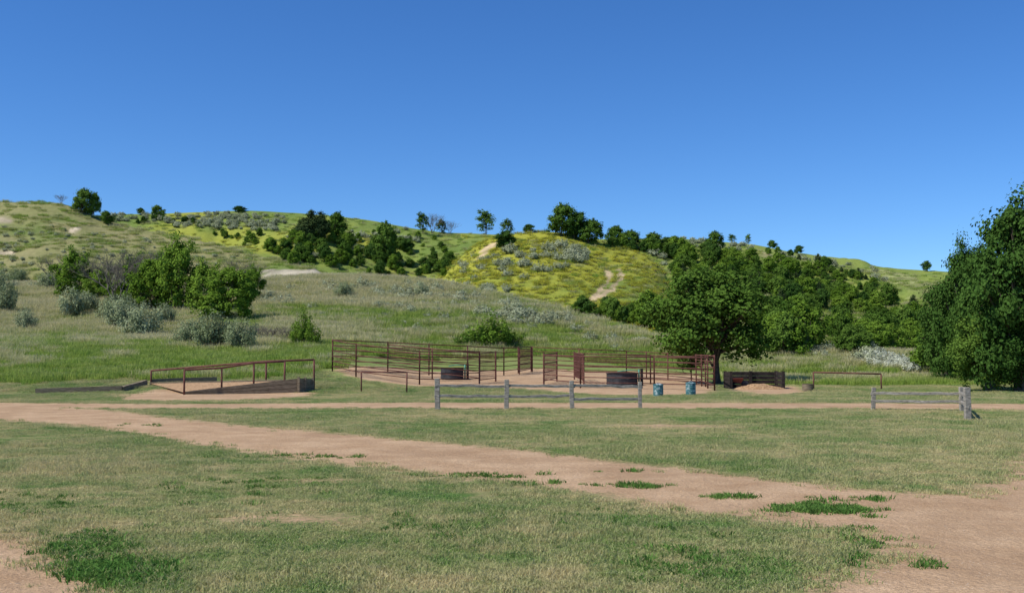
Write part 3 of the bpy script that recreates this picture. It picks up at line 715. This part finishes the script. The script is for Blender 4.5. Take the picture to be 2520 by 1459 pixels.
def tank(u,D,wpx,h):
    e=empty('water_tank');p=GD(u,D);r=wpx*D/F/2;mb=MB()
    n=40;prof=[(1.0,0),(1.0,.1),(1.025,.13),(1.0,.16),(1.0,.5),(1.025,.53),(1.0,.56),(1.0,.93),(1.05,.97),(1.05,1),(.96,1),(.95,.2)]
    for k in range(len(prof)):
        for i in range(n):
            a=2*math.pi*i/n;mb.v.append(p+Vector((math.cos(a)*r*prof[k][0],math.sin(a)*r*prof[k][0],prof[k][1]*h)))
    for k in range(len(prof)-1):
        for i in range(n): mb.f.append((k*n+i,k*n+(i+1)%n,(k+1)*n+(i+1)%n,(k+1)*n+i));mb.m.append(0)
    mb.f.append(tuple((len(prof)-1)*n+i for i in range(n)));mb.m.append(0)
    mb.obj('tub',[M_tank],e,False)
    mb=MB();q=p+Vector((r*.9,-.1,0));mb.tube([q+Vector((.15,0,0)),q+Vector((.15,0,h+.2))],.05,8);mb.tube([q+Vector((.15,0,h+.12)),q+Vector((-r*.5,0,h+.16)),q+Vector((-r*1.2,.1,h+.08))],.025,6)
    mb.obj('fill_pipe',[M_hose],e,True)
    mb=MB();mb.beam(q+Vector((.3,0,0)),q+Vector((.3,0,h+.25)),.14,.14);mb.obj('stand',[M_darkw],e)
tank(1113,60,56,.66);tank(1530,57,76,.64)
def barrel(name,u,v,vt,wpx,mat,lid=True):
    e=empty(name);p=G(u,v);r=wpx*p.y/F/2;h=ht(v,vt,p.y);n=28
    prof=[(.93,0),(.97,.02),(.98,.3),(1.03,.33),(.98,.36),(.98,.63),(1.03,.66),(.98,.69),(.98,.94),(1.05,.96),(1.05,1.0)]+([(.9,1.02),(.5,1.06)] if lid else [(.93,1.0),(.92,.3)])
    mb=MB()
    for k in range(len(prof)):
        for i in range(n):
            a=2*math.pi*i/n;mb.v.append(p+Vector((math.cos(a)*r*prof[k][0],math.sin(a)*r*prof[k][0],prof[k][1]*h)))
    for k in range(len(prof)-1):
        for i in range(n): mb.f.append((k*n+i,k*n+(i+1)%n,(k+1)*n+(i+1)%n,(k+1)*n+i));mb.m.append(0)
    mb.f.append(tuple((len(prof)-1)*n+i for i in range(n)));mb.m.append(0)
    mb.obj('drum',[mat],e)
    if lid:
        mb=MB();mb.tube([p+Vector((-.08,0,h*1.05)),p+Vector((-.05,0,h*1.13)),p+Vector((.05,0,h*1.13)),p+Vector((.08,0,h*1.05))],.012,6);mb.obj('lid_handle',[M_steel],e)
barrel('trash_can',1620,977,946,25,M_teal);barrel('trash_can',1700,974,942,25,M_teal)
barrel('rusty_fire_barrel',1988,962,944,27,M_plank,False)
# compost bin
e=empty('manure_bin');a=G(1802,957);b=G(1952,960);h=ht(957,917,a.y)
a=Vector((a.x,a.y+.4,0));b=Vector((b.x,a.y,0))
k=0
for z in np.linspace(.08,h-.08,4):
    mb=MB();bk=Vector((0,1.5,0));mb.beam(a+bk+Vector((0,0,z)),b+bk+Vector((0,0,z+random.uniform(-.01,.01))),.08,h/4-.01,0,4,.004);k+=1;mb.obj('back_plank_%d'%k,[M_darkw],e)
    for q,nm in ((a,'left'),(b,'right')):
        mb=MB();mb.beam(q+Vector((0,0,z)),q+bk*.98+Vector((0,0,z)),.08,h/4-.01,0,2,.004);mb.obj('%s_plank_%d'%(nm,k),[M_darkw],e)
for q in (a,b,a+bk,b+bk,(a+b)/2+bk): 
    mb=MB();mb.beam(q+Vector((0,-.09,-.1)),q+Vector((0,-.09,h+.06)),.14,.14,0,2,.004);mb.obj('post',[M_darkw],e)
def heap(name,c,rx,ry,h,mat,seed):
    n=60;co=[];f=[]
    for j in range(n):
        for i in range(n):
            X_=(i/(n-1)*2-1);Y_=(j/(n-1)*2-1);r=math.hypot(X_,Y_)
            z=h*max(0,1-r)**.8*(1+.9*float(fbm(np.array([X_*3+seed]),np.array([Y_*3]),4,seed)[0]))-.02+ (0.05*random.random() if r<.98 else 0)
            co.append((c.x+X_*rx,c.y+Y_*ry,c.z+z))
    for j in range(n-1):
        for i in range(n-1):
            q=j*n+i;f.append((q,q+1,q+n+1,q+n))
    me=bpy.data.meshes.new(name);me.from_pydata(co,[],f);me.materials.append(mat);me.update();o=bpy.data.objects.new(name,me);sc.collection.objects.link(o);return o
heap('wood_chip_pile',Vector(((a.x+b.x)/2+.1,a.y-.1,0)),1.3,.85,.24,M_chips,3)
e=empty('wheelbarrow');c=Vector((a.x+.5,a.y+.75,0));mb=MB()
tp=[(-.3,-.25,.5),(.3,-.25,.52),(.3,.25,.52),(-.3,.25,.5)];bt=[(-.2,-.15,.28),(.18,-.15,.28),(.18,.15,.28),(-.2,.15,.28)]
mb.v=[c+Vector(t) for t in tp+bt];mb.f=[(0,1,5,4),(1,2,6,5),(2,3,7,6),(3,0,4,7),(4,5,6,7)];mb.m=[0]*5;mb.obj('tray',[M_orange],e)
mb=MB();mb.tube([c+Vector((.4,-.04,.2)),c+Vector((.4,.04,.2))],.2,16);mb.obj('wheel',[M_tank],e)
mb=MB()
for s in (-.15,.15): mb.tube([c+Vector((.4,s*.5,.2)),c+Vector((-.1,s,.26)),c+Vector((-.4,s*1.4,.42))],.02,6);mb.tube([c+Vector((-.2,s,.26)),c+Vector((-.25,s,0))],.018,6)
mb.obj('handles',[M_darkw],e)
# ------------------------------------------------------------ loading ramp
e=empty('loading_ramp')
A=G(453,970);B=G(735,965);C=GD(773,B.y+1.0);Fp=GD(372,A.y+4.2);C.z=0
hB=ht(966,931,B.y);hC=ht(964,930,C.y)
def wall(name,p,q,h1,h2,th=.08):
    mb=MB();d=(q-p);nx=Vector((d.y,-d.x,0)).normalized()*th/2
    for lay in range(3):
        z0,z1=lay/3,(lay+1)/3-.02
        def cr(P,h): return [P-nx+Vector((0,0,h*z0-.05)),P+nx+Vector((0,0,h*z0-.05)),P+nx+Vector((0,0,h*z1)),P-nx+Vector((0,0,h*z1))]
        b0=len(mb.v);mb.v+=cr(p,h1)+cr(q,h2)
        for k in range(4): mb.f.append((b0+k,b0+(k+1)%4,b0+4+(k+1)%4,b0+4+k));mb.m.append(0)
        mb.f+=[(b0+3,b0+2,b0+1,b0),(b0+4,b0+5,b0+6,b0+7)];mb.m+=[0,0]
    mb.obj(name,[M_plank],e)
wall('near_side_wall',A,B,.12,hB);wall('end_wall',B+Vector((.02,0,0)),C,hB,hC);wall('far_side_wall',Fp,C+Vector((0,.06,0)),.12,hC)
for kk,tt in enumerate((0.02,.45,.97)):
    mb=MB();q=B.lerp(C,tt)+Vector((0,-.09,0));mb.beam(q-Vector((0,0,.1)),q+Vector((0,0,hB+.05)),.1,.09);mb.obj('end_post_%d'%(kk+1),[M_plank],e)
mb=MB();q=[A+Vector((.05,.06,.06)),B+Vector((-.05,.06,hB-.08)),C+Vector((-.06,-.05,hC-.08)),Fp+Vector((.05,-.06,.06))]
mb.v=q;mb.f=[(0,1,2,3)];mb.m=[0];mb.obj('earth_deck',[M_chips],e)
def prl(pts,tag):
    mb=MB()
    for p,z0,h in pts: mb.tube([p-Vector((0,0,.1)),p+Vector((0,0,h))],.045,8)
    mb.tube([p+Vector((0,0,h)) for p,z0,h in pts],.045,8);mb.obj(tag,[M_rust],e,True)
prl([(G(u,v),0,ht(v,t_,G(u,v).y)) for u,v,t_ in ((453,971,910),(545,969,905),(624,967,893),(700,966,889))],'near_rail')
def onl(u,p,q):
    t=(u-372)/(773-372);return p.lerp(q,t)+Vector((0,.12,0))
pp=[onl(u,Fp,C) for u in (372,658,773)]
prl([(q_,0,(H+float(elev(tv))*q_.y)-q_.z) for q_,tv in zip(pp,(912,889,885))],'far_rail')
mb=MB();pts=[G(88,967),G(300,962),Fp+Vector((-.1,-.3,0))]
for s,t_ in zip(pts[:-1],pts[1:]): mb.beam(s+Vector((0,0,.08)),t_+Vector((0,0,.12)),.18,.24,0,4,.006)
mb.obj('timber_kerb',[M_plank],e)
mb=MB();s,t_=GD(375,Fp.y+.3),GD(535,Fp.y+1.6);mb.beam(s+Vector((0,0,.15)),t_+Vector((0,0,.12)),.14,.2,0,4,.006);mb.obj('timber_kerb_back',[M_plank],e)
# ------------------------------------------------------------ light, sky, camera
S=Vector((-.78,-.36,1.05)).normalized()
el=math.asin(S.z);az=math.atan2(S.x,S.y)
w=bpy.data.worlds.new('World');sc.world=w;w.use_nodes=True;nt=w.node_tree;bg=nt.nodes['Background']
sk=nt.nodes.new('ShaderNodeTexSky');sk.sky_type='NISHITA';sk.sun_disc=False;sk.sun_elevation=el;sk.sun_rotation=az
sk.altitude=1500;sk.air_density=1.0;sk.dust_density=.03;sk.ozone_density=3.0
hs=nt.nodes.new('ShaderNodeHueSaturation');hs.inputs['Saturation'].default_value=1.2;hs.inputs['Value'].default_value=1.0
tn=nt.nodes.new('ShaderNodeMix');tn.data_type='RGBA';tn.blend_type='MULTIPLY';tn.inputs[0].default_value=1;tn.inputs[7].default_value=(.72,.95,1.24,1)
nt.links.new(sk.outputs[0],hs.inputs['Color']);nt.links.new(hs.outputs[0],tn.inputs[6]);nt.links.new(tn.outputs[2],bg.inputs[0]);bg.inputs[1].default_value=.115
sl=bpy.data.lights.new('sun','SUN');sl.energy=5.0;sl.angle=math.radians(.53);sl.color=(1,.95,.85)
so=bpy.data.objects.new('sun',sl);sc.collection.objects.link(so);so.rotation_euler=(-S).to_track_quat('-Z','Y').to_euler();so.location=(-30,-10,50)
cam=bpy.data.cameras.new('camera');co_=bpy.data.objects.new('camera',cam);sc.collection.objects.link(co_)
co_.location=(0,0,H);co_.rotation_euler=(math.pi/2+PITCH,0,0);cam.sensor_width=36;cam.lens=36*F/2520;cam.clip_end=5000;cam.clip_start=.1
sc.camera=co_
sc.view_settings.view_transform='Standard';sc.view_settings.look='None';sc.view_settings.exposure=0
